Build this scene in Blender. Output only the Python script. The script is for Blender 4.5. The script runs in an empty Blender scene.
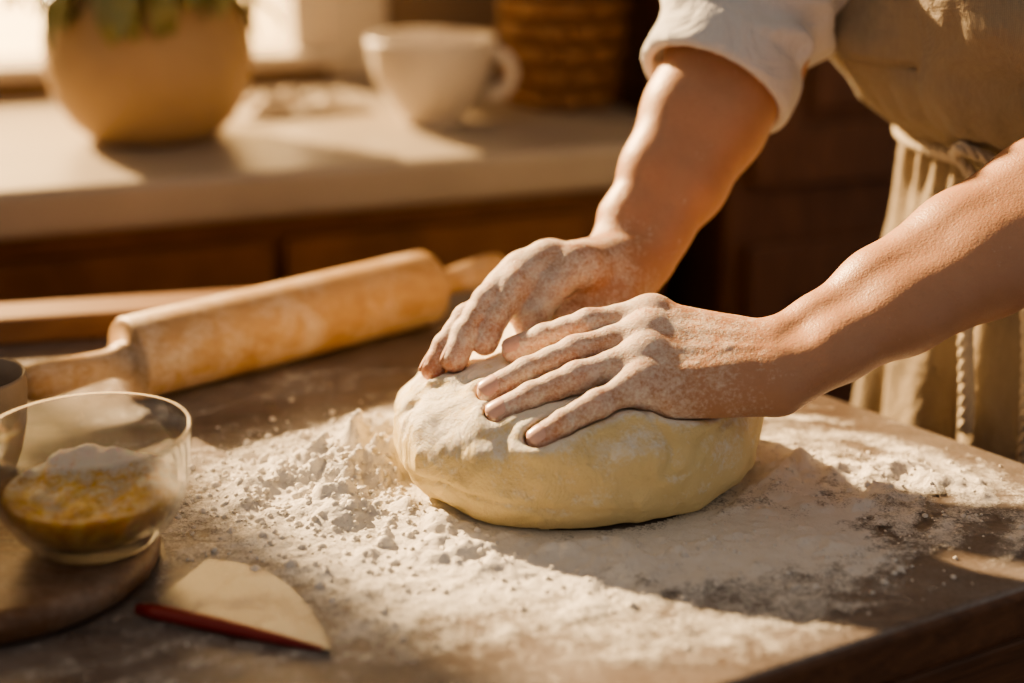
import bpy, math, random
import numpy as np
from mathutils import Vector, Matrix
random.seed(3); np.random.seed(3)
TZ=0.9
V=lambda *a: np.array(a,dtype=np.float64)
def unit(v): v=np.array(v,float); return v/np.linalg.norm(v)
# ---------------------------------------------------------------- noise
def _h(ix,iy,iz,seed):
    n=(ix*374761393+iy*668265263+iz*1274126177+seed*97463)&0xffffffff
    n=((n^(n>>13))*1103515245)&0xffffffff
    n=n^(n>>16)
    return (n&0xffff)/65535.0
def vn(x,y,z,seed=0):
    x,y,z=np.broadcast_arrays(x,y,z)
    ix=np.floor(x).astype(np.int64);iy=np.floor(y).astype(np.int64);iz=np.floor(z).astype(np.int64)
    fx=x-ix;fy=y-iy;fz=z-iz
    fx=fx*fx*(3-2*fx);fy=fy*fy*(3-2*fy);fz=fz*fz*(3-2*fz)
    ix=ix+5000;iy=iy+5000;iz=iz+5000
    r=0
    for a in (0,1):
        for b in (0,1):
            for c in (0,1):
                w=(fx if a else 1-fx)*(fy if b else 1-fy)*(fz if c else 1-fz)
                r=r+w*_h(ix+a,iy+b,iz+c,seed)
    return r
def fbm(x,y,z,seed=0,oct=4):
    r=0;amp=.5;tot=0
    for o in range(oct):
        r=r+amp*vn(x*2**o,y*2**o,z*2**o,seed+o);tot+=amp;amp*=.5
    return r/tot
def sstep(a,b,x):
    t=np.clip((x-a)/(b-a),0,1);return t*t*(3-2*t)
# ---------------------------------------------------------------- SDF
def smin(a,b,k):
    h=np.clip(.5+.5*(b-a)/k,0,1);return b*(1-h)+a*h-k*h*(1-h)
def smax(a,b,k): return -smin(-a,-b,k)
class Field:
    def __init__(s,lo,hi,h):
        s.lo=np.array(lo,float);s.h=h
        s.n=np.ceil((np.array(hi)-s.lo)/h).astype(int)+1
        s.ax=[(s.lo[i]+h*np.arange(s.n[i])).astype(np.float32) for i in range(3)]
    def new(s): return np.full(tuple(s.n),1.0,np.float32)
    def coords(s,sl=(slice(None),)*3):
        return (s.ax[0][sl[0]][:,None,None],s.ax[1][sl[1]][None,:,None],s.ax[2][sl[2]][None,None,:])
    def cone(s,F,a,b,r1,r2,k=.004,met=None):
        a=np.array(a,float);b=np.array(b,float)
        m=max(r1,r2)*(1.6 if met else 1)+.02+k
        lo=np.floor((np.minimum(a,b)-m-s.lo)/s.h).astype(int);hi=np.ceil((np.maximum(a,b)+m-s.lo)/s.h).astype(int)+1
        lo=np.clip(lo,0,s.n);hi=np.clip(hi,0,s.n)
        if np.any(hi<=lo): return
        sl=tuple(slice(lo[i],hi[i]) for i in range(3))
        X,Y,Z=s.coords(sl)
        d=cone_d(X,Y,Z,a,b,r1,r2,met)
        F[sl]=smin(F[sl],d.astype(np.float32),k)
def cone_d(X,Y,Z,a,b,r1,r2,met=None):
    px=X-a[0];py=Y-a[1];pz=Z-a[2];ba=np.array(b)-np.array(a)
    if met:
        w,sc=met
        q=(px*w[0]+py*w[1]+pz*w[2])*(sc-1)
        px=px+q*w[0];py=py+q*w[1];pz=pz+q*w[2]
        ba=ba+np.dot(ba,w)*(sc-1)*np.array(w)
    L=max(np.dot(ba,ba),1e-9)
    t=np.clip((px*ba[0]+py*ba[1]+pz*ba[2])/L,0,1)
    return np.sqrt((px-t*ba[0])**2+(py-t*ba[1])**2+(pz-t*ba[2])**2)-(r1+(r2-r1)*t)
def surfnet(F,lo,h):
    ins=F<0
    nx,ny,nz=F.shape
    cnt=np.zeros((nx-1,ny-1,nz-1),np.int8)
    C=[(a,b,c) for a in (0,1) for b in (0,1) for c in (0,1)]
    for a,b,c in C: cnt+=ins[a:nx-1+a,b:ny-1+b,c:nz-1+c]
    act=(cnt>0)&(cnt<8)
    idx=np.argwhere(act)
    vid=np.full(act.shape,-1,np.int64);vid[act]=np.arange(len(idx))
    val={c:F[idx[:,0]+c[0],idx[:,1]+c[1],idx[:,2]+c[2]].astype(float) for c in C}
    acc=np.zeros((len(idx),3));num=np.zeros(len(idx))
    for i,c in enumerate(C):
        for d in C[i+1:]:
            if sum(abs(c[j]-d[j]) for j in range(3))!=1: continue
            va,vb=val[c],val[d];m=(va<0)!=(vb<0)
            t=np.where(m,va/np.where(m,va-vb,1),0)
            for j in range(3): acc[:,j]+=np.where(m,c[j]+t*(d[j]-c[j]),0)
            num+=m
    verts=np.array(lo)+h*(idx+acc/num[:,None])
    quads=[]
    for ax in range(3):
        o1,o2=[(1,2),(2,0),(0,1)][ax]
        s0=[slice(None)]*3;s1=[slice(None)]*3
        s0[ax]=slice(0,-1);s1[ax]=slice(1,None)
        for o in (o1,o2): s0[o]=slice(1,-1);s1[o]=slice(1,-1)
        A=ins[tuple(s0)];B=ins[tuple(s1)]
        e=np.argwhere(A!=B)
        if not len(e): continue
        pos=A[e[:,0],e[:,1],e[:,2]]
        base=e.copy();base[:,o1]+=1;base[:,o2]+=1
        def cell(d1,d2):
            q=base.copy();q[:,o1]+=d1;q[:,o2]+=d2
            return vid[q[:,0],q[:,1],q[:,2]]
        Q=np.stack([cell(-1,-1),cell(0,-1),cell(0,0),cell(-1,0)],1)
        Q[~pos]=Q[~pos][:,::-1]
        quads.append(Q)
    return verts,np.concatenate(quads)
# ---------------------------------------------------------------- mesh helpers
COL=bpy.context.scene.collection
def mkobj(name,verts,faces,mats=(),smooth=True):
    me=bpy.data.meshes.new(name)
    me.from_pydata(verts.tolist() if hasattr(verts,'tolist') else verts,[],faces.tolist() if hasattr(faces,'tolist') else faces)
    for m in mats: me.materials.append(m)
    if smooth: me.polygons.foreach_set('use_smooth',[True]*len(me.polygons))
    me.update()
    ob=bpy.data.objects.new(name,me);COL.objects.link(ob)
    return ob
def setattr_f(ob,name,arr):
    at=ob.data.attributes.new(name,'FLOAT','POINT');at.data.foreach_set('value',np.asarray(arr,np.float32))
def group(name,loc,children):
    e=bpy.data.objects.new(name,None);COL.objects.link(e);e.location=loc;e.empty_display_size=.05
    for c in children:
        c.parent=e;c.matrix_parent_inverse=Matrix.Translation(-Vector(loc))
    return e
def box(name,c,d,mat,rz=0,bev=.003):
    x,y,z=[q/2 for q in d]
    vs=[(sx*x,sy*y,sz*z) for sx in (-1,1) for sy in (-1,1) for sz in (-1,1)]
    fs=[(0,1,3,2),(4,6,7,5),(0,4,5,1),(2,3,7,6),(0,2,6,4),(1,5,7,3)]
    ob=mkobj(name,vs,fs,[mat],False);ob.location=c;ob.rotation_euler=(0,0,rz)
    if bev:
        m=ob.modifiers.new('b','BEVEL');m.width=bev;m.segments=3;m.limit_method='NONE'
    return ob
def prism(name,poly,z0,z1,mat,bev=.004):
    n=len(poly)
    vs=[(p[0],p[1],z0) for p in poly]+[(p[0],p[1],z1) for p in poly]
    fs=[tuple(range(n))[::-1],tuple(range(n,2*n))]+[(i,(i+1)%n,(i+1)%n+n,i+n) for i in range(n)]
    ob=mkobj(name,vs,fs,[mat],False)
    m=ob.modifiers.new('b','BEVEL');m.width=bev;m.segments=4
    return ob
def lathe(name,prof,mat,segs=64,loc=(0,0,0),axis=None):
    vs=[];fs=[]
    for r,z in prof:
        for i in range(segs):
            a=2*math.pi*i/segs;vs.append((r*math.cos(a),r*math.sin(a),z))
    for j in range(len(prof)-1):
        for i in range(segs):
            i2=(i+1)%segs
            fs.append((j*segs+i,j*segs+i2,(j+1)*segs+i2,(j+1)*segs+i))
    if prof[0][0]>1e-6: fs.append(tuple(range(segs))[::-1])
    if prof[-1][0]>1e-6: fs.append(tuple((len(prof)-1)*segs+i for i in range(segs)))
    vs=np.array(vs)
    if axis is not None:
        q=Vector((0,0,1)).rotation_difference(Vector(axis)).to_matrix()
        vs=vs@np.array(q).T
    ob=mkobj(name,vs,fs,[mat]);ob.location=loc
    m=ob.modifiers.new('w','WELD');m.merge_threshold=1e-5
    return ob
def tube_geo(pts,rads,segs=12,v0=0):
    pts=[np.array(p,float) for p in pts];vs=[];fs=[]
    ref=None
    for i,p in enumerate(pts):
        t=unit(pts[min(i+1,len(pts)-1)]-pts[max(i-1,0)])
        if ref is None:
            ref=np.cross(t,(0,0,1) if abs(t[2])<.9 else (1,0,0))
        ref=unit(ref-np.dot(ref,t)*t);b=np.cross(t,ref)
        for k in range(segs):
            a=2*math.pi*k/segs;vs.append(p+rads[i]*(math.cos(a)*ref+math.sin(a)*b))
    n=len(pts)
    for j in range(n-1):
        for i in range(segs):
            i2=(i+1)%segs;fs.append((v0+j*segs+i,v0+j*segs+i2,v0+(j+1)*segs+i2,v0+(j+1)*segs+i))
    fs.append(tuple(v0+i for i in range(segs))[::-1]);fs.append(tuple(v0+(n-1)*segs+i for i in range(segs)))
    return vs,fs
def tube(name,pts,rads,mat,segs=12):
    vs,fs=tube_geo(pts,rads,segs);return mkobj(name,np.array(vs),fs,[mat])
# ---------------------------------------------------------------- materials
class M:
    def __init__(s,name):
        s.m=bpy.data.materials.new(name);s.m.use_nodes=True
        s.nt=s.m.node_tree;s.b=s.nt.nodes['Principled BSDF'];s.out=s.nt.nodes['Material Output']
        s._tc=None
    def n(s,t,**kw):
        nd=s.nt.nodes.new(t)
        for k,v in kw.items(): setattr(nd,k,v)
        return nd
    def l(s,a,b): s.nt.links.new(a,b)
    def put(s,sock,v):
        if isinstance(v,bpy.types.NodeSocket): s.l(v,sock)
        else: sock.default_value=v
    def co(s,scale=(1,1,1),rot=(0,0,0)):
        if not s._tc: s._tc=s.n('ShaderNodeTexCoord')
        mp=s.n('ShaderNodeMapping');mp.inputs['Scale'].default_value=scale;mp.inputs['Rotation'].default_value=rot
        s.l(s._tc.outputs['Object'],mp.inputs[0]);return mp.outputs[0]
    def noise(s,sc,det=4,rough=.5,co=None,dist=0):
        t=s.n('ShaderNodeTexNoise');t.inputs['Scale'].default_value=sc;t.inputs['Detail'].default_value=det
        t.inputs['Roughness'].default_value=rough;t.inputs['Distortion'].default_value=dist
        s.l(co or s.co(),t.inputs['Vector']);return t.outputs[0]
    def ramp(s,f,stops):
        r=s.n('ShaderNodeValToRGB');s.l(f,r.inputs[0]);e=r.color_ramp.elements
        while len(e)<len(stops): e.new(.5)
        for i,(p,c) in enumerate(stops):
            e[i].position=p;e[i].color=(tuple(c)[:3]+(1,)) if hasattr(c,'__len__') else (c,c,c,1)
        return r.outputs[0]
    def mix(s,f,a,b,mode='MIX'):
        x=s.n('ShaderNodeMix');x.data_type='RGBA';x.blend_type=mode
        s.put(x.inputs[0],f)
        for k,v in ((6,a),(7,b)):
            if isinstance(v,bpy.types.NodeSocket): s.l(v,x.inputs[k])
            else: x.inputs[k].default_value=tuple(v)+(1,)
        return x.outputs[2]
    def math(s,op,a,b=0,c=None,clamp=False):
        x=s.n('ShaderNodeMath');x.operation=op;x.use_clamp=clamp
        s.put(x.inputs[0],a);s.put(x.inputs[1],b)
        if c is not None: s.put(x.inputs[2],c)
        return x.outputs[0]
    def attr(s,name):
        a=s.n('ShaderNodeAttribute');a.attribute_name=name;return a.outputs['Fac']
    def bump(s,h,st=.3,d=.002,prev=None):
        b=s.n('ShaderNodeBump');b.inputs['Strength'].default_value=st;b.inputs['Distance'].default_value=d
        s.l(h,b.inputs['Height'])
        if prev: s.l(prev,b.inputs['Normal'])
        return b.outputs[0]
    def set(s,color=None,rough=None,normal=None,**kw):
        if color is not None:
            if isinstance(color,bpy.types.NodeSocket): s.l(color,s.b.inputs['Base Color'])
            else: s.b.inputs['Base Color'].default_value=tuple(color)+(1,)
        if rough is not None: s.put(s.b.inputs['Roughness'],rough)
        if normal is not None: s.l(normal,s.b.inputs['Normal'])
        for k,v in kw.items(): s.put(s.b.inputs[k.replace('_',' ')],v)
        return s.m
def wood(name,c1,c2,rot=0,sc=1,rough=.5,stretch=12,bump=.2,dust=0,ax='x'):
    m=M(name)
    s=(1*sc,stretch*sc,stretch*sc) if ax=='x' else (stretch*sc,stretch*sc,1*sc)
    co=m.co(s,(0,0,-rot))
    f=m.noise(3,8,.65,co,1.2);g=m.noise(14,6,.6,co,.5)
    h=m.math('ADD',m.math('MULTIPLY',f,.7),m.math('MULTIPLY',g,.3))
    c=m.ramp(h,[(.32,tuple(c1)),(.68,tuple(c2))])
    if dust:
        dn=m.ramp(m.math('ADD',m.math('MULTIPLY',m.noise(18,6,.7),.75),m.math('MULTIPLY',m.noise(300,4,.7),.25)),[(.47,0),(.66,dust)])
        c=m.mix(dn,c,(.85,.78,.68))
    return m.set(c,rough,m.bump(h,bump,.002))
def plain(name,c,rough=.5,var=.12,sc=8,bump=.15,bs=60,**kw):
    m=M(name);f=m.noise(sc,5,.6)
    col=m.mix(f,[q*(1-var) for q in c],[min(1,q*(1+var)) for q in c])
    return m.set(col,rough,m.bump(m.noise(bs,5,.6),bump,.002),**kw)

def skin_mat():
    m=M('skin')
    base=m.mix(m.noise(40,5,.6),(.46,.245,.145),(.58,.33,.20))
    red=m.math('MULTIPLY',m.attr('red'),m.math('ADD',m.noise(60,3),.15),clamp=True)
    base=m.mix(red,base,(.60,.22,.145))
    sp=m.ramp(m.noise(260,3,.7),[(.58,0),(.68,.6)])
    base=m.mix(m.math('MULTIPLY',sp,.25),base,(.34,.17,.09))
    fl=m.attr('flour')
    n1=m.noise(48,7,.75);n2=m.noise(420,4,.7)
    f=m.math('ADD',m.math('MULTIPLY',n1,.65),m.math('MULTIPLY',n2,.5))
    f=m.math('ADD',f,m.math('MULTIPLY',m.math('SUBTRACT',fl,.5),.42))
    f=m.ramp(f,[(.58,0),(.80,.8)])
    col=m.mix(f,base,(.84,.77,.67))
    v=m.n('ShaderNodeTexVoronoi');v.inputs['Scale'].default_value=650;m.l(m.co(),v.inputs['Vector'])
    b=m.bump(v.outputs['Distance'],.25,.0006)
    b=m.bump(m.noise(130,6,.65),.3,.0014,b)
    b=m.bump(f,.4,.0010,b)
    rg=m.math('ADD',m.math('MULTIPLY',f,.4),.44,clamp=True)
    return m.set(col,rg,b,Subsurface_Weight=.18,Subsurface_Scale=.007,Subsurface_Radius=(1,.35,.2))
def nail_mat():
    m=M('nail');f=m.noise(300,3)
    return m.set(m.mix(f,(.66,.38,.30),(.80,.57,.47)),.3)
def dough_mat():
    m=M('dough');f=m.noise(16,6,.6)
    c=m.mix(f,(.73,.58,.28),(.84,.70,.41))
    geo=m.n('ShaderNodeNewGeometry');sx=m.n('ShaderNodeSeparateXYZ');m.l(geo.outputs['Normal'],sx.inputs[0])
    up=m.math('MULTIPLY',sx.outputs[2],.22)
    k=m.math('ADD',m.math('ADD',m.math('MULTIPLY',m.noise(30,8,.78),.9),m.math('MULTIPLY',m.noise(330,4,.7),.35)),up)
    fm=m.ramp(k,[(.66,0),(.82,.9)])
    c=m.mix(fm,c,(.88,.83,.73))
    b=m.bump(m.noise(24,7,.65,dist=1.2),.7,.008)
    b=m.bump(m.noise(80,6,.7,dist=.5),.5,.003,b)
    b=m.bump(m.noise(300,5,.7),.45,.0015,b)
    b=m.bump(fm,.35,.0015,b)
    return m.set(c,.72,b,Subsurface_Weight=.16,Subsurface_Scale=.008,Subsurface_Radius=(1,.7,.4))
def flour_mat():
    m=M('flour')
    d=m.attr('dust')
    n=m.math('ADD',m.math('MULTIPLY',m.noise(520,4,.75),.6),m.math('MULTIPLY',m.noise(75,6,.7),.75))
    a=m.math('ADD',d,m.math('MULTIPLY',m.math('SUBTRACT',n,.67),2.5))
    a=m.ramp(a,[(.26,0),(1.05,1)])
    c=m.mix(m.noise(120,4),(.80,.75,.67),(.90,.87,.81))
    b=m.bump(m.noise(260,6,.75),.6,.003)
    b=m.bump(m.noise(70,5,.7),.45,.007,b)
    m.set(c,.95,b)
    tr=m.n('ShaderNodeBsdfTransparent');mx=m.n('ShaderNodeMixShader')
    m.l(a,mx.inputs[0]);m.l(tr.outputs[0],mx.inputs[1]);m.l(m.b.outputs[0],mx.inputs[2]);m.l(mx.outputs[0],m.out.inputs[0])
    return m.m
def cloth(name,c1,c2,sc=2400,rough=.9,bump=.25,wr=14):
    m=M(name)
    w1=m.n('ShaderNodeTexWave');w1.wave_type='BANDS';w1.bands_direction='X';w1.inputs['Scale'].default_value=sc/6.28;w1.inputs['Distortion'].default_value=1.5
    w2=m.n('ShaderNodeTexWave');w2.wave_type='BANDS';w2.bands_direction='Z';w2.inputs['Scale'].default_value=sc/6.28;w2.inputs['Distortion'].default_value=1.5
    m.l(m.co(),w1.inputs[0]);m.l(m.co(),w2.inputs[0])
    w=m.math('MULTIPLY',w1.outputs['Fac'],w2.outputs['Fac'])
    c=m.mix(m.math('ADD',m.math('MULTIPLY',w,.35),m.math('MULTIPLY',m.noise(300,5,.7,m.co((1,1,.15))),.65)),c1,c2)
    b=m.bump(m.noise(wr,5,.55,dist=.8),.5,.02)
    b=m.bump(w,bump,.0005,b)
    return m.set(c,rough,b,Sheen_Weight=.15)
def glass_mat(name,tint=(.955,.965,.955)):
    m=M(name)
    tr=m.n('ShaderNodeBsdfTransparent');tr.inputs[0].default_value=tint+(1,)
    gl=m.n('ShaderNodeBsdfGlossy');gl.inputs['Roughness'].default_value=.03
    lw=m.n('ShaderNodeLayerWeight');lw.inputs['Blend'].default_value=.45
    smd=m.ramp(m.noise(70,6,.75),[(.55,0.0),(.8,.15)])
    f=m.math('ADD',m.math('MULTIPLY',m.math('POWER',lw.outputs['Facing'],1.8),.9),.04,clamp=True)
    df=m.n('ShaderNodeBsdfDiffuse');df.inputs[0].default_value=(.8,.75,.65,1)
    mx=m.n('ShaderNodeMixShader');m.l(f,mx.inputs[0]);m.l(tr.outputs[0],mx.inputs[1]);m.l(gl.outputs[0],mx.inputs[2])
    m2=m.n('ShaderNodeMixShader');m.l(smd,m2.inputs[0]);m.l(mx.outputs[0],m2.inputs[1]);m.l(df.outputs[0],m2.inputs[2])
    m.l(m2.outputs[0],m.out.inputs[0]);return m.m

SKIN=skin_mat();NAIL=nail_mat()
# ================================================================ HANDS
LH=dict( # person's left hand, nearer the camera
 wrist=V(.168,.892,.098),elbow=V(.418,.965,.218),w=unit((-.05,-.90,-.43)),
 fingers=[[V(.0918,.9364,.1160),V(.050,.9320,.111),V(.0215,.9360,.1005),V(.0015,.9390,.091)],
          [V(.0885,.918,.110),V(.041,.911,.0995),V(.0095,.906,.0875),V(-.014,.902,.0755)],
          [V(.086,.8995,.101),V(.041,.890,.0895),V(.0125,.885,.0790),V(-.009,.883,.0675)],
          [V(.083,.882,.090),V(.053,.868,.0800),V(.032,.861,.0705),V(.016,.858,.0605)]],
 thumb=[V(.146,.925,.100),V(.108,.957,.098),V(.076,.968,.098),V(.050,.970,.095)])
RH=dict( # person's right hand
 wrist=V(.083,1.052,.122),elbow=V(.195,1.18,.30),w=unit((-.92,-.27,-.29)),
 fingers=[[V(.0457,1.0,.133),V(.029,.978,.122),V(.018,.972,.107),V(.010,.972,.096)],
          [V(.025,1.003,.1346),V(.002,.977,.124),V(-.011,.961,.107),V(-.019,.951,.092)],
          [V(.007,.995,.129),V(-.017,.969,.115),V(-.031,.952,.098),V(-.039,.941,.083)],
          [V(-.006,.985,.117),V(-.031,.966,.104),V(-.045,.953,.089),V(-.054,.945,.075)]],
 thumb=[V(.085,1.028,.112),V(.072,1.004,.106),V(.055,.995,.101),V(.036,.991,.097)])
FR=[(.0116,.0101,.0091,.0084),(.0118,.0104,.0093,.0086),(.0114,.0100,.0089,.0083),(.0104,.0090,.0081,.0075)]
def hand_n(H):
    L=H['fingers'][1][0]-H['wrist'];n=np.cross(H['w'],L);n=n/np.linalg.norm(n)
    return n if n[2]>0 else -n
def build_arm(fd,H,forearm=True):
    n=hand_n(H);w=H['w'];wr=H['wrist'];L=unit(H['fingers'][1][0]-wr)
    P=fd.new()
    ks=[-.0125,-.0045,.0045,.0125]
    F4=H['fingers']
    for i,f in enumerate(F4):
        b=wr+w*ks[i]+L*.004
        fd.cone(P,b,f[0]-n*.0025,.0164,.0116,.010)
        fd.cone(P,b-n*.007,f[0]-n*.010-L*.004,.0150,.0115,.010)
    for i in range(3):   # flesh between the knuckles and finger webs
        a=(F4[i][0]+F4[i+1][0])/2;b=(F4[i][0]*.72+F4[i][1]*.28+F4[i+1][0]*.72+F4[i+1][1]*.28)/2
        fd.cone(P,a-n*.0025-L*.014,a-n*.0025,.0114,.0104,.010)
        fd.cone(P,a-n*.0030,b-n*.0040,.0100,.0074,.009)
    for i,f in enumerate(F4):
        fd.cone(P,wr+w*ks[i]*.8+n*.0124,f[0]+n*.0060-L*.008,.0020,.0024,.006)
        fd.cone(P,f[0]-n*.0012,f[0]-n*.0012+L*.002,.0114,.0110,.009)
    A=F4[1][0]+n*.0092-L*.018;B=wr+n*.0162+w*.006
    mid=(A+B)/2+w*.008
    fd.cone(P,A,mid,.0014,.0017,.003);fd.cone(P,mid,B,.0017,.0019,.003)
    A2=F4[3][0]+n*.0082-L*.016
    fd.cone(P,A2,mid,.0014,.0017,.003)
    t=H['thumb']
    fd.cone(P,wr-w*.010-n*.006,t[1],.017,.0135,.012)
    fd.cone(P,wr+w*.014-n*.006,F4[3][0]-n*.008-L*.02,.016,.013,.012)
    el=H['elbow'];u=unit(el-wr);fl=np.linalg.norm(el-wr)
    wf=unit(w-np.dot(w,u)*u)
    fd.cone(P,wr+wf*.018+u*.022+n*.006,wr+wf*.017+u*.028+n*.005,.0102,.0102,.010)
    st=[(-.02,.0172,.0120),(.05,.0178,.0118),(.13,.0200,.0122),(.30,.0262,.013),(.52,.0330,.0130),(.75,.0385,.012),(1.0,.0400,.009)]
    for sgn in (-1,1):
        for (a,r1,o1),(b,r2,o2) in zip(st[:-1],st[1:]):
            ex=(1.06 if sgn<0 else .97)
            fd.cone(P,wr+u*fl*a+wf*o1*sgn-n*.003,wr+u*fl*b+wf*o2*sgn-n*.003,r1*ex if a>.2 else r1,r2*ex if b>.2 else r2,.010)
    FG=fd.new()
    for f,r in zip(F4,FR):
        G=fd.new()
        for j in range(3):
            a,b=f[j],f[j+1];mid_=(a+b)/2;rm=min(r[j],r[j+1])*(.965 if j<2 else 1.0)
            if j==2:
                fd.cone(G,a,b,r[2],r[3],.003)
                pad=b-unit(b-a)*.002-n*.0016
                fd.cone(G,a*.4+b*.6-n*.001,pad,r[3],r[3]*1.0,.003)
            else:
                fd.cone(G,a,mid_,r[j],rm,.004);fd.cone(G,mid_,b,rm,r[j+1],.004)
        for q,rr in ((1,r[1]),(2,r[2])):
            ax=unit(f[q+1]-f[q-1]);nn=unit(n-np.dot(n,ax)*ax)
            for s_ in (-.0036,0,.0036) if q==1 else (-.0018,.0018):
                sd=np.cross(ax,nn)
                c=f[q]+ax*s_+nn*(rr-.0010)
                fd.cone(G,c-sd*.0035-nn*.0008,c+sd*.0035-nn*.0008,.0015,.0015,.0014)
        FG=smin(FG,G,.0012)
    T=fd.new()
    rt=(.0135,.0125,.0108,.0092)
    for j in range(3): fd.cone(T,t[j],t[j+1],rt[j],rt[j+1],.005)
    FG=smin(FG,T,.0012)
    F=smin(P,FG,.0095)
    return F
def nails(H):
    n=hand_n(H);vs=[];fs=[]
    for f,r in list(zip(H['fingers'],FR))+[(H['thumb'],(0,0,.0108,.0092))]:
        a,b=f[2],f[3];u=unit(b-a);nn=unit(n-np.dot(n,u)*u);sd=np.cross(u,nn);R=r[3]+.0003
        NU,NV=11,11;base=len(vs)
        for i in range(NV):
            t=i/(NV-1)*2-1
            l=-.0012+t*R*.82
            rad=R*math.sqrt(max(.05,1-(max(l,0)/(1.7*R))**2))+.0004*(1-t*t)+ (r[2]-r[3])*max(0,-l)/np.linalg.norm(b-a)
            hw=math.radians(52)*math.sqrt(max(.0,1-abs(t)**3.5))
            for j in range(NU):
                th=(j/(NU-1)*2-1)*hw
                vs.append(b+u*l+rad*(math.cos(th)*nn+math.sin(th)*sd))
        for i in range(NV-1):
            for j in range(NU-1):
                q=base+i*NU+j;fs.append((q,q+1,q+NU+1,q+NU))
    return vs,fs
def make_arm(name,H):
    pts=[H['wrist'],H['elbow']]+[p for f in H['fingers'] for p in f]+list(H['thumb'])
    pts=np.array(pts);lo=pts.min(0)-.022;hi=pts.max(0)+.022
    e=H['elbow'];lo=np.minimum(lo,e-.058);hi=np.maximum(hi,e+.058)
    fd=Field(lo,hi,.0013)
    F=build_arm(fd,H)
    v,q=surfnet(F,fd.lo,fd.h)
    nv,nf=nails(H);n0=len(v)
    faces=q.tolist()+[tuple(n0+i for i in f) for f in nf]
    allv=np.concatenate([v,np.array(nv)])
    ob=mkobj(name,allv,faces,[SKIN,NAIL])
    mi=np.zeros(len(faces),np.int32);mi[len(q):]=1
    ob.data.polygons.foreach_set('material_index',mi)
    k=H['fingers'][1][1]
    d=np.linalg.norm(allv-k,axis=1)
    fl=1-sstep(.03,.17,d)
    setattr_f(ob,'flour',.25+.58*fl)
    red=np.zeros(len(allv))
    for f in H['fingers']:
        for j,s_ in ((0,.010),(1,.008),(3,.012)):
            dd=np.linalg.norm(allv-f[j],axis=1);red=np.maximum(red,np.exp(-(dd/s_/1.2)**2))
    setattr_f(ob,'red',red)
    return ob
left_arm=make_arm('left_arm_and_hand',LH)
right_arm=make_arm('right_arm_and_hand',RH)

# ================================================================ DOUGH
DC=V(.0435,.966,0);DRX,DRY=.1225,.130
fd=Field((-.11,.80,-.006),(.20,1.12,.115),.0018)
X,Y,Z=fd.coords()
dx=(X-DC[0]);dy=(Y-DC[1])
ang=np.arctan2(dy,dx)
wob=1+.018*np.sin(2*ang+.6)+.012*np.sin(3*ang+2)+.008*np.sin(5*ang)
r=np.sqrt((dx/DRX)**2+(dy/DRY)**2)/wob
zc=.037
zz=np.where(Z<zc,(zc-Z)/.060,(Z-zc)/(.053+.008*np.clip(dx/.12,-1,.5)))
g=(r**2.35+np.abs(zz)**2.35)**(1/2.35)
D=((g-1)*.075).astype(np.float32)
wx=fbm(X*14,Y*14,Z*14,70,2)-.5
rd=fbm(X*7+wx*1.2,Y*7+wx,Z*24,15,2)-.5
D=D+(.011*(fbm(X*13,Y*13,Z*18,5,2)-.5)+.0050*(fbm(X*50,Y*50,Z*50,9,3)-.5)+.0022*np.exp(-(rd/.03)**2)*np.clip(Z/.05,0,1)).astype(np.float32)
D=smax(D,(-Z+.0003)+0*D,.004)
def groove(a,b,rr,k):
    global D
    m=(np.array(a)+np.array(b))/2+np.array((.004,0,-.002))
    for p,q,r1,r2 in ((a,m,rr,rr*.8),(m,b,rr*.8,rr*.2)):
        d=cone_d(X,Y,Z,np.array(p),np.array(q),r1,r2)
        D=smax(D,-d.astype(np.float32),k)
for a,b,rr in [((.108,.850,.074),(.146,.866,.048),.0042),((.096,.846,.070),(.124,.845,.046),.0036),((.133,.880,.076),(.161,.910,.050),.0042),((.080,.844,.068),(.092,.839,.046),.0032),
               ((-.015,.864,.072),(-.004,.846,.052),.0040),((-.045,.898,.076),(-.058,.870,.052),.0042),((-.06,.93,.076),(-.081,.91,.048),.0042),((.045,.842,.066),(.052,.838,.048),.003)]:
    groove(a,b,rr,.005)
HA=build_arm(fd,LH);HB=build_arm(fd,RH)
HH=np.minimum(HA,HB)
D=D-(.0038*np.exp(-((HH-.005)/.006)**2)).astype(np.float32)
D=smax(D,-(HH-.0004),.003)
v,q=surfnet(D,fd.lo,fd.h)
dough=mkobj('bread_dough',v,q,[dough_mat()])
del HA,HB,HH,D

# ================================================================ TABLE
TA,TB,TC,TD=(.446,.859),(0.0,1.385),(-1.0,1.10),(-1.0,.058)
TOPM=M('table_top_wood')
co=TOPM.co((1,9,9),(0,0,-math.radians(22)))
f_=TOPM.noise(4,8,.65,co,1.0);g_=TOPM.noise(18,6,.6,co,.4)
h_=TOPM.math('ADD',TOPM.math('MULTIPLY',f_,.65),TOPM.math('MULTIPLY',g_,.35))
c_=TOPM.ramp(h_,[(.3,(.052,.033,.024)),(.7,(.165,.112,.080))])
dn=TOPM.ramp(TOPM.math('ADD',TOPM.math('MULTIPLY',TOPM.noise(7,8,.7),.65),TOPM.math('MULTIPLY',TOPM.noise(300,4,.7),.35)),[(.40,.05),(.68,.55)])
c_=TOPM.mix(dn,c_,(.45,.44,.43))
TOPM.set(c_,TOPM.ramp(TOPM.noise(20,5),[(.3,.26),(.7,.5)]),TOPM.bump(h_,.15,.002))
top=prism('table_top',[TD,TA,TB,TC],-.035,0,TOPM.m,.006)
BODY=wood('island_wood',(.060,.027,.013),(.18,.085,.040),rot=math.radians(29),sc=2,rough=.5)
top.data.materials.append(BODY)
for p in top.data.polygons[2:]: p.material_index=1
un=unit((.179,.099));pn=V(-un[1],un[0])
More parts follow.
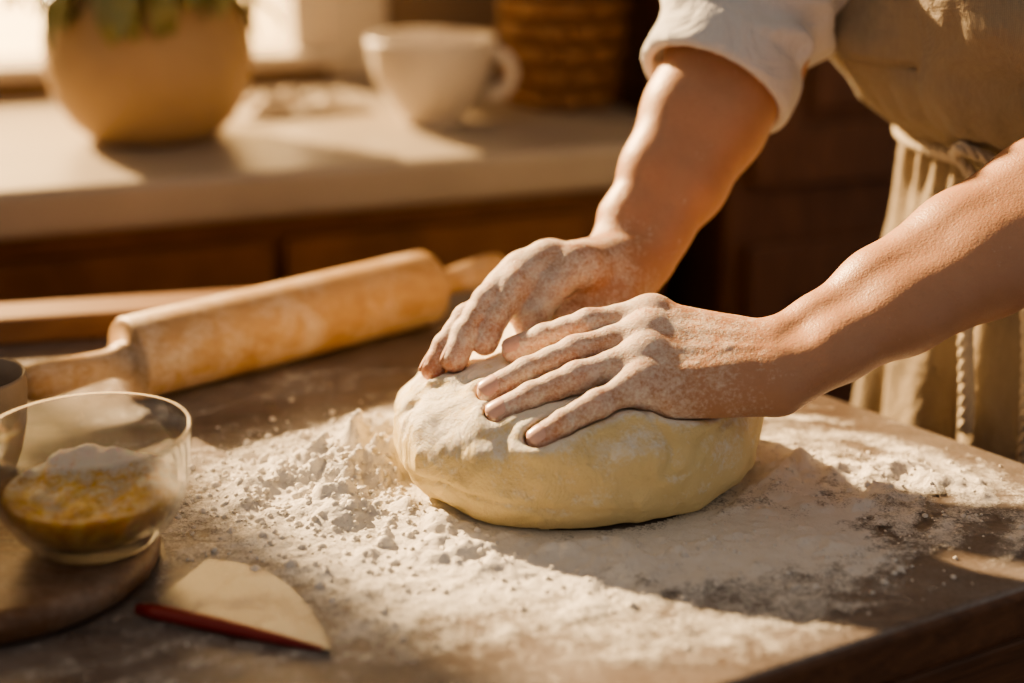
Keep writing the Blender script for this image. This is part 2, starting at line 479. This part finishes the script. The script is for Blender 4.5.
body=prism('island_body',[(-.97,.12),tuple(V(*TA)+pn*.03-un*.03),(.0,1.34),(-.97,1.06)],-.88,-.036,BODY,.004)
parts=[top,body]
rz=math.atan2(un[1],un[0])
for j,zc_ in enumerate((-.075,-.135,-.195,-.255,-.315)):
    for i in range(6):
        off=(.11 if j%2 else 0)
        c=V(*TA)+pn*.024-un*(.14+.22*i+off)
        parts.append(box('drawer_slat',(c[0],c[1],zc_),(.214,.012,.054),BODY,rz,.004))
group('kitchen_island',(-.3,.8,-.9),parts)

# ---------------------------------------------------------------- flour
sp=.0021
xs=np.arange(-.34,.43,sp);ys=np.arange(.48,1.15,sp)
GX,GY=np.meshgrid(xs,ys,indexing='ij')
e=np.sqrt(((GX-.05)/.36)**2+((GY-.88)/.215)**2)
n1=fbm(GX*14,GY*14,0*GX,21,5);n2=fbm(GX*45,GY*45,0*GX,31,4);n3=fbm(GX*150,GY*150,0*GX,41,3)
ca,sa=math.cos(.5),math.sin(.5)
st=fbm((GX*ca+GY*sa)*9,(-GX*sa+GY*ca)*50,0*GX,77,3)
swirl=fbm(np.hypot(GX-.20,GY-.90)*70,np.arctan2(GY-.9,GX-.2)*2,0*GX,88,3)
right=sstep(.12,.25,GX)
dust=.95*(1-sstep(.30,1.15,e+(n1-.5)*1.1))+.12+(n1-.5)*.9+(st-.5)*.7*(1-right)+right*(swirl-.5)*1.4
dust-=.35*np.exp(-((GX-.26)/.06)**2-((GY-.80)/.035)**2)
dr=np.sqrt(((GX-DC[0])/DRX)**2+((GY-DC[1])/DRY)**2)
def gs(cx,cy,rx,ry,th=0):
    c,s=math.cos(th),math.sin(th);u=(GX-cx)*c+(GY-cy)*s;w=-(GX-cx)*s+(GY-cy)*c
    return np.exp(-(u/rx)**2-(w/ry)**2)
heap=(.018*gs(-.100,.962,.040,.032,.3)+.008*gs(-.135,.915,.055,.038,-.5)+.006*gs(-.07,.862,.07,.020,-.6)+.004*gs(.03,.815,.10,.018,0)
     +.009*gs(.190,.955,.035,.032,.3)+.004*gs(.26,.935,.05,.025,-.4)+.004*gs(.13,.815,.07,.018,.35)+.012*gs(-.09,1.02,.04,.025,.6)+.004*gs(.20,.87,.06,.02,.6))
crum=np.clip(n2-.42,0,1)*2.2
H_=heap*(.35+1.6*crum)+.0045*np.clip(dust,0,1.2)*np.clip(n2-.45,0,1)*2+.0022*np.clip(n3-.5,0,1)*np.clip(dust,0,1)*2
H_=H_*np.where(dr<1,.15,1)
dust=dust+heap*75
dust=np.where(dr<.86,-1,dust)
def inside(poly):
    ok=np.full(GX.shape,1e9)
    for i in range(len(poly)):
        a,b=poly[i],poly[(i+1)%len(poly)]
        L=math.hypot(b[0]-a[0],b[1]-a[1])
        ok=np.minimum(ok,((b[0]-a[0])*(GY-a[1])-(b[1]-a[1])*(GX-a[0]))/L)
    return ok
ed=inside([TD,TA,TB,TC])
dust=dust-.5*(1-sstep(.005,.05,ed+(n1-.5)*.04))
bd=np.hypot(GX+.308,GY-.80);dust=np.where(bd<.098,-1,dust)
ok=(ed>.007)&(dust>-.25)
H_=H_+.0004
idm=-np.ones(GX.shape,int)
fm=ok[:-1,:-1]&ok[1:,:-1]&ok[1:,1:]&ok[:-1,1:]
use=np.zeros(GX.shape,bool)
for a,b in ((0,0),(1,0),(1,1),(0,1)): use[a:GX.shape[0]-1+a,b:GX.shape[1]-1+b]|=fm
idm[use]=np.arange(use.sum())
vv=np.stack([GX[use],GY[use],H_[use]],1)
fi=np.argwhere(fm)
Q=np.stack([idm[fi[:,0],fi[:,1]],idm[fi[:,0]+1,fi[:,1]],idm[fi[:,0]+1,fi[:,1]+1],idm[fi[:,0],fi[:,1]+1]],1)
cv=[];cf=[]
ico=[(0,0,1)]+[(math.cos(a)*.9,math.sin(a)*.9,.35) for a in np.arange(0,6.28,1.2566)[:5]]+[(math.cos(a+.6),math.sin(a+.6),-.4) for a in np.arange(0,6.28,1.2566)[:5]]
icf=[(0,1+i,1+(i+1)%5) for i in range(5)]+[(1+i,6+i,1+(i+1)%5) for i in range(5)]+[(6+i,6+(i+1)%5,1+(i+1)%5) for i in range(5)]
n0=len(vv);cnt=0
while cnt<1700:
    t=random.random()
    if t<.55: x=random.gauss(-.115,.05);y=random.gauss(.925,.05);ss=1
    elif t<.8: x=random.gauss(.03,.13);y=random.gauss(.80,.04);ss=.7
    else: x=random.gauss(.22,.05);y=random.gauss(.94,.035);ss=.5
    if ((x-DC[0])/(DRX+.004))**2+((y-DC[1])/(DRY+.004))**2<1: continue
    ix=int((x-xs[0])/sp);iy=int((y-ys[0])/sp)
    if not(0<=ix<len(xs) and 0<=iy<len(ys)) or not ok[ix,iy] or bd[ix,iy]<.11: continue
    s_=(abs(random.gauss(0,.0012))+.0006)*ss
    if random.random()<.03: s_*=2
    z=H_[ix,iy]+s_*.2
    for p in ico:
        cv.append((x+p[0]*s_*random.uniform(.7,1.3),y+p[1]*s_*random.uniform(.7,1.3),z+p[2]*s_*random.uniform(.6,1)))
    b0=n0+cnt*len(ico)
    cf+= [tuple(b0+i for i in f) for f in icf];cnt+=1
allv=np.concatenate([vv,np.array(cv)])
flour=mkobj('spilled_flour',allv,Q.tolist()+cf,[flour_mat()])
setattr_f(flour,'dust',np.concatenate([dust[use],np.full(len(cv),2.0)]))

# ================================================================ ROLLING PIN
PW=wood('pin_wood',(.40,.235,.105),(.62,.415,.225),sc=1,rough=.5,dust=.65,bump=.08)
p0=V(-.294,1.08,.0335);p1=V(-.0745,1.272,.0335);au=unit(p1-p0);Lp=np.linalg.norm(p1-p0)
R=.033
prof=[(0,-.088),(.006,-.088),(.0105,-.086),(.0135,-.080),(.0145,-.070),(.0138,-.055),(.0122,-.035),(.0112,-.018),(.0125,-.010),(.0150,-.006),(.0150,-.0005),
      (.0285,-.0005),(.0315,.0005),(R,.003),(R,Lp*.5),(R,Lp-.004),(.0310,Lp-.0005),(.027,Lp+.0005),(.0150,Lp+.0005),(.0150,Lp+.006),(.0125,Lp+.010),(.0112,Lp+.018),
      (.0125,Lp+.035),(.0145,Lp+.055),(.0155,Lp+.070),(.0145,Lp+.082),(.0105,Lp+.089),(.006,Lp+.091),(0,Lp+.091)]
pin=lathe('rolling_pin',prof,PW,64,axis=au);pin.location=p0

# ================================================================ LEFT OBJECTS
BW=wood('board_wood',(.075,.034,.015),(.21,.105,.047),rot=.4,sc=2,rough=.42,dust=.2)
bc=(-.308,.80)
board=lathe('cutting_board',[(0,0.0005),(.092,.0005),(.0965,.004),(.0975,.010),(.0965,.016),(.092,.0195),(.088,.020),(0,.020)],BW,96,loc=(bc[0],bc[1],0))
G=glass_mat('bowl_glass')
o=[(0,0),(.030,0),(.034,.001),(.037,.004),(.045,.012),(.0525,.025),(.0565,.040),(.0582,.056),(.0590,.066),(.0600,.0690),(.0592,.0712),(.0568,.0700),
   (.0558,.056),(.0540,.040),(.0500,.027),(.0430,.015),(.034,.0080),(.020,.006),(0,.006)]
gb=lathe('bowl_shell',o,G,96,loc=(-.245,.80,.0203))
YM=M('yellow_contents')
yc=YM.ramp(YM.noise(60,6,.7,dist=1),[(.35,(.55,.25,.015)),(.55,(.88,.53,.07)),(.70,(.92,.70,.25))])
geo=YM.n('ShaderNodeNewGeometry');sx=YM.n('ShaderNodeSeparateXYZ');YM.l(geo.outputs['Normal'],sx.inputs[0])
ff=YM.math('ADD',YM.math('ADD',YM.math('MULTIPLY',YM.noise(75,7,.75),.7),YM.math('MULTIPLY',YM.noise(400,4,.7),.25)),YM.math('MULTIPLY',sx.outputs[2],.20))
ff=YM.math('ADD',ff,YM.math('MULTIPLY',YM.attr('pile'),.28))
yc=YM.mix(YM.ramp(ff,[(.62,0),(.78,.95)]),yc,(.85,.79,.68))
YM.set(yc,.4,YM.bump(YM.noise(220,6,.75),.9,.003),Subsurface_Weight=.3,Subsurface_Scale=.02)
con=[(0,.0068),(.020,.0070),(.0335,.0088),(.0422,.016),(.0485,.0265),(.0512,.033)]
vs=[];fs=[];sg=96;pile=[]
rings=con+[(.0500,.0355)]+[(.0500*(1-k/20),.0365) for k in range(1,20)]+[(0,.0365)]
for k,(r_,z_) in enumerate(rings):
    for i in range(sg):
        a=2*math.pi*i/sg;x=r_*math.cos(a);y=r_*math.sin(a)
        dz=0;pl_=0
        if k>len(con)-1:
            nn_=float(fbm(np.array(x*70),np.array(y*70),np.array(0.),3,4))
            pl_=math.exp(-((y-.030)/.018)**2-(x/.038)**2)
            dz=(.013*(nn_-.5)+.013*pl_-.003)*min(1,max(.0,(.0515-r_))*90)
        vs.append((x,y,z_+dz));pile.append(pl_)
for j in range(len(rings)-1):
    for i in range(sg): fs.append((j*sg+i,j*sg+(i+1)%sg,(j+1)*sg+(i+1)%sg,(j+1)*sg+i))
yel=mkobj('egg_and_flour_mix',vs,fs,[YM.m]);yel.location=(-.245,.80,.0203);setattr_f(yel,'pile',pile)
group('glass_mixing_bowl',(-.245,.80,.0203),[gb,yel])
SG=plain('stoneware',(.28,.22,.165),.55,.25,30,.3,120)
sc_=lathe('stoneware_cup',[(0,0),(.022,0),(.025,.002),(.030,.014),(.035,.034),(.0375,.056),(.038,.068),(.0372,.0705),(.0355,.069),(.0345,.056),(.031,.034),(.025,.014),(.012,.008),(0,.008)],SG,64,loc=(-.366,.945,.0004))
# dough scraper
ST=M('scraper_steel');stn=ST.ramp(ST.math('ADD',ST.math('MULTIPLY',ST.noise(30,7,.75),.7),ST.math('MULTIPLY',ST.noise(500,3,.7),.3)),[(.48,0),(.62,.8)])
ST.set(ST.mix(stn,(.20,.205,.215),(.56,.51,.45)),ST.math('ADD',ST.math('MULTIPLY',stn,.3),.30),None,Metallic=ST.math('SUBTRACT',.95,stn,clamp=True))
h0=V(-.207,.745);h1=V(-.0955,.702);hd=unit(h1-h0);hn=V(-hd[1],hd[0])
poly=[];Ls=np.linalg.norm(h1-h0)
for i in range(25):
    t=i/24;poly.append(h1+(-hd)*Ls*t+hn*(.070*(math.sin(math.pi*min(1,t*.60))**.95)))
poly=[h1]+poly[1:]+[h0]
blade=prism('blade',[(p[0],p[1]) for p in poly],.0030,.0042,ST.m,.0004)
RD=plain('red_handle',(.22,.016,.012),.35,.2)
hdl=tube('handle',[V(*(h0-hd*.003),.0046),V(*(h0+hd*.01),.0052),V(*(h0+hd*.05),.0050),V(*(h0+hd*.085),.0042),V(*(h1-hd*.006),.0036)],[.0030,.0044,.0042,.0030,.0012],RD,16)
group('dough_scraper',(float(h0[0]),float(h0[1]),.0),[blade,hdl])

# ================================================================ BACKGROUND KITCHEN (rotated 20 deg)
TH=math.radians(20);cu=V(math.cos(TH),math.sin(TH));cn=V(-math.sin(TH),math.cos(TH));O=V(-.513,1.464)
def K(s,d,z): p=O+cu*s+cn*d;return (float(p[0]),float(p[1]),z)
CZ=.078
SLAB=plain('stone_slab',(.42,.355,.275),.4,.16,10,.1,40)
CW=wood('counter_wood',(.17,.076,.030),(.36,.17,.070),rot=TH,sc=1.5,rough=.45,stretch=1,ax='x')
CW2=wood('cupboard_wood',(.070,.028,.013),(.20,.088,.040),rot=TH,sc=2,rough=.5,stretch=9,ax='z')
cp=[box('counter_slab',K(-.60,.27,CZ-.026),(2.76,.58,.052),SLAB,TH,.010),
    box('counter_carcass',K(-.60,.30,-.425),(2.72,.50,.90),CW,TH,.003)]
for i in range(7):
    s=-1.75+.37*i
    cp.append(box('door_panel',K(s,.042,-.41),(.355,.02,.80),CW,TH,.004))
    cp.append(box('door_inset',K(s,.030,-.41),(.24,.012,.62),CW,TH,.006))
group('kitchen_counter',K(-.60,.27,-.9),cp)
cb=[box('carcass',K(1.60,.26,.05),(1.58,.55,1.9),CW2,TH,.004)]
for i in range(4):
    s=1.02+.385*i
    for zc_,hh in ((-.46,.80),(.52,1.0)):
        cb.append(box('rail',K(s,-.022,zc_+hh/2-.03),(.37,.02,.07),CW2,TH,.004))
        cb.append(box('rail',K(s,-.022,zc_-hh/2+.03),(.37,.02,.07),CW2,TH,.004))
        for dd in (-.155,.155): cb.append(box('stile',K(s+dd,-.022,zc_),(.06,.022,hh),CW2,TH,.004))
        cb.append(box('panel',K(s,-.018,zc_),(.22,.014,hh-.16),CW2,TH,.010))
group('wooden_cupboard',K(1.60,.26,-.9),cb)
PL=wood('plank_wood',(.17,.085,.037),(.34,.19,.088),rot=math.radians(16),sc=2,rough=.5)
wa=math.radians(12.5)
box('wooden_plank',(-.42,1.235,.0125),(.56,.05,.024),PL,wa,.004)
# room
WALL=plain('wall_plaster',(.34,.235,.14),.9,.08,3,.2,40)
FL=wood('floor_wood',(.12,.06,.03),(.25,.14,.07),rot=TH,sc=1,rough=.5)
WS0,WS1,WZ0,WZ1=-.45,.47,.10,1.15
wl=[box('wall_part',K((-3+WS0)/2,.62,.5),(WS0+3,.10,2.8),WALL,TH,0),box('wall_part',K((3+WS1)/2,.62,.5),(3-WS1,.10,2.8),WALL,TH,0),
    box('wall_part',K((WS0+WS1)/2,.62,(WZ0-.9)/2),(WS1-WS0,.10,WZ0+.9),WALL,TH,0),box('wall_part',K((WS0+WS1)/2,.62,(WZ1+1.9)/2),(WS1-WS0,.10,1.9-WZ1),WALL,TH,0)]
group('wall_back',K(0,.62,-.9),wl)
WF=plain('window_paint',(.70,.62,.50),.5,.05)
wz=(WZ0+WZ1)/2;wh=WZ1-WZ0
wp=[box('frame_left',K(WS0+.02,.62,wz),(.05,.11,wh),WF,TH,.004),box('frame_right',K(WS1-.02,.62,wz),(.05,.11,wh),WF,TH,.004),
    box('frame_top',K((WS0+WS1)/2,.62,WZ1-.02),(WS1-WS0,.11,.05),WF,TH,.004),box('sill',K((WS0+WS1)/2,.60,WZ0+.008),(WS1-WS0+.06,.12,.02),WF,TH,.004),
    box('casing_right',K(WS1+.045,.560,wz),(.085,.02,wh+.04),WF,TH,.004),box('casing_left',K(WS0-.045,.560,wz),(.085,.02,wh+.04),WF,TH,.004)]
group('window_1',K(0,.62,WZ0),wp)
box('floor',(0,1.0,-.95),(7,6,.1),FL,0,0)

# potted plant
PT=plain('pot_clay',(.46,.31,.165),.6,.25,12,.35,50)
pl=K(.182,.212,CZ+.0005)
sc1=.94
pot=lathe('pot',[(a*sc1,b*sc1) for a,b in [(0,0),(.068,0),(.078,.004),(.098,.022),(.116,.052),(.125,.09),(.124,.125),(.114,.16),(.098,.185),(.094,.195),(.100,.205),(.103,.213),(.098,.217),(.088,.212),(.082,.19),(.07,.18),(0,.18)]],PT,72,loc=pl)
LM=M('leaf');LM.set(LM.mix(LM.noise(30),(.12,.13,.04),(.44,.38,.14)),.3,None,Subsurface_Weight=.2,Subsurface_Scale=.01)
vs=[];fs=[]
for i in range(230):
    a=random.uniform(0,6.283);r0=random.uniform(.0,.085);z0=.168+random.uniform(0,.03)
    L=random.uniform(.05,.115);el=random.uniform(-.3,1.4);droop=random.uniform(1,3.4);wd=random.uniform(.009,.017)
    d=V(math.cos(a),math.sin(a),0);p=V(r0*d[0],r0*d[1],z0);sd=V(-d[1],d[0],0);b0=len(vs);N=7
    ang_=el if r0<.05 else el*.6
    for k in range(N):
        t=k/(N-1);w=wd*math.sin(math.pi*min(.98,.08+.9*t))**.7
        up=V(0,0,1)*math.cos(ang_)-d*math.sin(ang_)
        vs+=[p-sd*w+up*.003,p.copy(),p+sd*w+up*.003]
        p=p+(d*math.cos(ang_)+V(0,0,1)*math.sin(ang_))*L/(N-1);ang_-=droop/(N-1)
    for k in range(N-1):
        q=b0+k*3;fs+=[(q,q+1,q+4,q+3),(q+1,q+2,q+5,q+4)]
lv=mkobj('foliage',np.array(vs),fs,[LM.m]);lv.location=pl
group('potted_plant',pl,[pot,lv])
# big cup
CE=plain('cup_ceramic',(.68,.60,.49),.35,.05,10,.05)
cl=K(.512,.19,CZ+.0005)
cup=lathe('cup_body',[(a*.93,b*.93) for a,b in [(0,0),(.040,0),(.042,.003),(.040,.008),(.046,.013),(.062,.032),(.074,.058),(.081,.085),(.084,.106),(.0835,.110),(.081,.108),(.077,.085),(.070,.058),(.057,.033),(.04,.018),(0,.014)]],CE,72,loc=cl)
hp=[];
for i in range(17):
    t=i/16*math.pi;hp.append(V(.069+.030*math.sin(t),0,.060+.026*math.cos(t)))
ch=tube('cup_handle',hp,[.0065+.002*abs(math.cos(i/16*math.pi)) for i in range(17)],CE,14);ch.location=cl;ch.rotation_euler=(0,0,-.15)
group('large_teacup',cl,[cup,ch])
# wicker basket
BK=plain('wicker',(.30,.15,.06),.6,.4,60,.4,150)
vs=[];fs=[];bl=K(.705,.25,CZ+.0005)
for j in range(8):
    z=.014+.028*j;R0=.056+.012*math.sin(j/7*2.6)
    pts=[V((R0+.006*math.cos(9*a+(j%2)*math.pi))*math.cos(a),(R0+.006*math.cos(9*a+(j%2)*math.pi))*math.sin(a),z) for a in np.linspace(0,2*math.pi,113)]
    a_,b_=tube_geo(pts,[.0125]*len(pts),8,len(vs));vs+=a_;fs+=b_
for i in range(18):
    a=i/18*6.283
    pts=[V((.056+.012*math.sin(t*2.6))*math.cos(a),(.056+.012*math.sin(t*2.6))*math.sin(a),.003+.215*t) for t in np.linspace(0,1,9)]
    a_,b_=tube_geo(pts,[.003]*9,6,len(vs));vs+=a_;fs+=b_
bk=mkobj('wicker_basket',np.array(vs),fs,[BK]);bk.location=bl
# crumpled towel on the counter
gx,gy=np.meshgrid(np.linspace(-1,1,60),np.linspace(-1,1,40),indexing='ij')
zz_=.004+.05*np.clip(fbm(gx*2.2,gy*2.6,0*gx,61,3)-.32,0,1)*np.clip(1.15-np.maximum(abs(gx),abs(gy))**3,0,1)
vv=np.stack([gx*.085,gy*.055,zz_],-1).reshape(-1,3)
ii=np.arange(60*40).reshape(60,40)
q_=np.stack([ii[:-1,:-1],ii[1:,:-1],ii[1:,1:],ii[:-1,1:]],-1).reshape(-1,4)
TW=cloth('towel_cloth',(.52,.45,.35),(.68,.60,.48))
tw=mkobj('crumpled_towel',vv,q_,[TW]);tw.location=K(.37,.32,CZ+.0005);tw.rotation_euler=(0,0,.5)
mo=tw.modifiers.new('s','SOLIDIFY');mo.thickness=.002

# ================================================================ PERSON
SH=cloth('shirt_cotton',(.60,.59,.58),(.78,.77,.76),3000,.9,.1,22)
Fdir=unit((-.83,-.56,0));Wdir=unit((.56,-.83,0))
fd=Field((.07,.86,-.12),(.68,1.46,.66),.0032);X,Y,Z=fd.coords()
met=(Wdir,.70)
T=fd.new()
fd.cone(T,(.47,1.18,-.02),(.465,1.175,.16),.115,.105,.02,met)
fd.cone(T,(.465,1.175,.16),(.41,1.13,.42),.105,.122,.03,met)
fd.cone(T,(.41,1.13,.42),(.425,1.14,.50),.12,.085,.03,met)
fd.cone(T,(.43,1.145,.52),(.40,1.12,.60),.055,.050,.03)
T=T+(.010*(fbm(X*9,Y*9,Z*16,17,2)-.5)).astype(np.float32)
def sleeve(Hh,cut,sh,rc,re):
    global T
    wr,el=Hh['wrist'],Hh['elbow'];u=unit(el-wr);L=np.linalg.norm(el-wr);C=wr+u*L*cut
    S=fd.new()
    fd.cone(S,C-u*.02,el,rc,re,.01);fd.cone(S,el,sh,re,.072,.02)
    al=((X-C[0])*u[0]+(Y-C[1])*u[1]+(Z-C[2])*u[2])
    nz=fbm(X*14,Y*14,Z*30,91,2);nb=fbm(X*22,Y*22,Z*22,95,2)
    far=sstep(.015,.05,al)
    S=S+(far*(.0050*np.sin(al*140+nz*11)+.018*(nz-.5))+.005*(nb-.5)).astype(np.float32)
    B1=cone_d(X,Y,Z,C-u*.02,C+u*.05,rc+.0035,rc+.0035);B1=smax(B1,al-.028-.006*(nb-.5),.004)
    S=smin(S,(B1+.004*(nb-.5)).astype(np.float32),.0015)
    S=smax(S,(-al).astype(np.float32),.006)
    d=cone_d(X,Y,Z,wr+u*L*(cut-.1),C,rc-.005,rc-.006)
    S=smax(S,-d.astype(np.float32),.003)
    T=smin(T,S,.02)
sleeve(RH,.61,V(.345,1.275,.51),.0575,.063)
sleeve(LH,.86,V(.52,1.01,.51),.0575,.063)
v,q=surfnet(T,fd.lo,fd.h);shirt=mkobj('shirt',v,q,[SH]);del T
TRM=cloth('trouser_denim',(.04,.05,.08),(.08,.10,.14))
fd=Field((.25,.92,-.87),(.72,1.46,.08),.007);T=fd.new()
fd.cone(T,(.47,1.18,-.0),(.47,1.18,-.10),.112,.118,.02,met)
for s in (-1,1):
    hp_=V(.475,1.185,-.08)+Wdir*.085*s;kn=V(.465,1.18,-.45)+Wdir*.095*s;an=V(.50,1.20,-.80)+Wdir*.10*s
    fd.cone(T,hp_,kn,.085,.062,.03);fd.cone(T,kn,an,.062,.050,.02)
v,q=surfnet(T,fd.lo,fd.h);tro=mkobj('trousers',v,q,[TRM])
fd=Field((.25,.92,-.905),(.72,1.46,-.78),.005);T=fd.new();Xs,Ys,Zs=fd.coords()
for s in (-1,1):
    an=V(.50,1.20,-.84)+Wdir*.10*s
    fd.cone(T,an+V(0,0,.0),an+Fdir*.03+V(0,0,-.02),.045,.042,.02);fd.cone(T,an-V(0,0,.02),an+Fdir*.15-V(0,0,.03),.042,.036,.02)
T=smax(T,(-.8985-Zs)+0*T,.006)
v,q=surfnet(T,fd.lo,fd.h);shoe=mkobj('shoes',v,q,[plain('leather',(.06,.03,.02),.4)])
# apron
AP=cloth('apron_linen',(.24,.19,.13),(.45,.375,.27),2000,.92,.25,16)
rows=[(.50,.41,1.13,.128,.175,55),(.44,.41,1.13,.143,.19,68),(.38,.412,1.132,.153,.20,80),(.32,.42,1.14,.160,.205,90),(.27,.43,1.148,.163,.205,98),(.235,.442,1.158,.160,.200,100),(.21,.45,1.165,.150,.188,102),
      (.193,.457,1.17,.128,.168,104),(.180,.46,1.17,.120,.158,106),(.165,.46,1.17,.126,.165,106),(.14,.462,1.172,.138,.176,108),(.08,.464,1.174,.147,.185,110),(0,.466,1.176,.154,.191,112),(-.15,.468,1.178,.163,.203,112),(-.35,.47,1.18,.172,.215,112),(-.58,.47,1.18,.180,.228,112)]
ra=np.array(rows)[::-1]
NR,NC=190,260;zs=np.linspace(-.58,.50,NR);vs=np.zeros((NR,NC,3))
for i,z in enumerate(zs):
    cx,cy,ad,aw,am=[np.interp(z,ra[:,0],ra[:,k]) for k in range(1,6)]
    sh_=float(np.clip((.19-z)/.05,0,1));cx+=.018*sh_;cy+=.01*sh_
    t=np.linspace(-1,1,NC);a=t*math.radians(am)
    below=float(np.clip((.17-z)/.37,0,1));wst=math.exp(-((z-.18)/.05)**2);bib=float(sstep(.19,.26,np.array(z)))
    amp=.0035+.008*below
    fo=amp*(np.sin(a*13+1.2*math.sin(z*5))+.5*np.sin(a*23+z*6))+.0035*wst*np.sin(a*46)+.004*(fbm(a*3,z*10+0*a,0*a,58,3)-.5)
    fo=fo+bib*(.044*(fbm(a*1.8+z*4,z*9-a*1.4+0*a,0*a,55,4)-.5)+.008*np.sin(a*5+z*42))
    fo=np.maximum(fo,-.012)
    x=cx+Fdir[0]*(ad+fo)*np.cos(a)+Wdir[0]*(aw+fo)*np.sin(a)
    y=cy+Fdir[1]*(ad+fo)*np.cos(a)+Wdir[1]*(aw+fo)*np.sin(a)
    vs[i,:,0]=x;vs[i,:,1]=y;vs[i,:,2]=z-.012*bib*(z<.25)*np.sin(a*4)
ii=np.arange(NR*NC).reshape(NR,NC)
q_=np.stack([ii[:-1,:-1],ii[:-1,1:],ii[1:,1:],ii[1:,:-1]],-1).reshape(-1,4)
apron=mkobj('apron',vs.reshape(-1,3),q_,[AP]);mo=apron.modifiers.new('s','SOLIDIFY');mo.thickness=.0025;mo.offset=1
CO=cloth('cotton_cord',(.52,.45,.35),(.70,.63,.50),3000,.9,.3)
def cord(name,pts,r=.0035):
    P=[np.array(p,float) for p in pts];
    dens=[]
    for a,b in zip(P[:-1],P[1:]):
        n=max(2,int(np.linalg.norm(b-a)/.0015))
        for k in range(n): dens.append(a+(b-a)*k/n)
    for _ in range(6): dens=[dens[0]]+[(dens[i-1]+dens[i]*2+dens[i+1])/4 for i in range(1,len(dens)-1)]+[dens[-1]]
    vs=[];fs=[]
    for st_ in (0,1,2):
        pts2=[]
        for i,p in enumerate(dens):
            t=unit(dens[min(i+1,len(dens)-1)]-dens[max(i-1,0)]);a=unit(np.cross(t,(.3,.8,.1)));b=np.cross(t,a);ph=i*.32+st_*2.094
            pts2.append(p+r*.55*(math.cos(ph)*a+math.sin(ph)*b))
        a_,b_=tube_geo(pts2,[r*.62]*len(pts2),7,len(vs));vs+=a_;fs+=b_
    return mkobj(name,np.array(vs),fs,[CO])
def ap(adeg,z,off=.006):
    cx,cy,ad,aw,am=[np.interp(z,ra[:,0],ra[:,k]) for k in range(1,6)];a=math.radians(adeg)
    return V(cx+Fdir[0]*(ad+off)*math.cos(a)+Wdir[0]*(aw+off)*math.sin(a),cy+Fdir[1]*(ad+off)*math.cos(a)+Wdir[1]*(aw+off)*math.sin(a),z)
waist=cord('waist_cord',[ap(a,.181,.007) for a in range(-105,106,6)],.005)
t1=cord('apron_tie',[ap(8,.18,.012),ap(6,.12,.022),ap(7,.06,.022),ap(8,.0,.012),ap(8,-.02,.010)],.0052)
t2=cord('apron_tie',[ap(12,.18,.012),ap(18,.12,.022),ap(21,.06,.022),ap(22,.0,.014),ap(22,-.03,.010)],.0052)
bow=cord('apron_bow',[ap(10,.182,.012),ap(2,.20,.025),ap(-4,.19,.02),ap(0,.172,.018),ap(10,.182,.016),ap(20,.20,.025),ap(26,.185,.02),ap(20,.17,.018),ap(11,.18,.014)],.0045)
group('person',(.47,1.18,-.9),[left_arm,right_arm,shirt,tro,shoe,apron,waist,t1,t2,bow])

# ================================================================ LIGHT
S=unit((-.66,.75,.51))
sd=bpy.data.lights.new('sun','SUN');sd.energy=18;sd.color=(1,.69,.37);sd.angle=math.radians(1.8)
so=bpy.data.objects.new('sun_light',sd);COL.objects.link(so)
so.rotation_euler=Vector(S).to_track_quat('Z','Y').to_euler();so.location=(-2,3,2)
w=bpy.data.worlds.new('world');bpy.context.scene.world=w;w.use_nodes=True
nt=w.node_tree;bg=nt.nodes['Background']
tc=nt.nodes.new('ShaderNodeTexCoord');dp=nt.nodes.new('ShaderNodeVectorMath');dp.operation='DOT_PRODUCT'
dp.inputs[1].default_value=tuple(unit((-.62,.78,.05)));nt.links.new(tc.outputs['Generated'],dp.inputs[0])
rp=nt.nodes.new('ShaderNodeValToRGB');nt.links.new(dp.outputs['Value'],rp.inputs[0])
e=rp.color_ramp.elements;e[0].position=.0;e[0].color=(.036,.032,.0295,1);e[1].position=1;e[1].color=(1,.66,.30,1)
x=e.new(.70);x.color=(.075,.052,.032,1);x=e.new(.88);x.color=(.6,.36,.14,1)
nt.links.new(rp.outputs[0],bg.inputs[0]);bg.inputs[1].default_value=9
try: bpy.context.scene.view_settings.look='AgX - Medium High Contrast'
except Exception as ex: print(ex)
# ================================================================ CAMERA
cam=bpy.data.cameras.new('camera');cam.lens=52.73;cam.sensor_width=36
co_=bpy.data.objects.new('camera',cam);COL.objects.link(co_);co_.location=(0,0,.42);co_.rotation_euler=(math.radians(71),0,0)
cam.dof.use_dof=True;cam.dof.focus_distance=.965;cam.dof.aperture_fstop=2.1
cam.clip_start=.02
bpy.context.scene.camera=co_
for ob in list(bpy.data.objects):
    if ob.parent is None: ob.location.z+=TZ
bpy.context.view_layer.update()
print('DONE',len(bpy.data.objects))
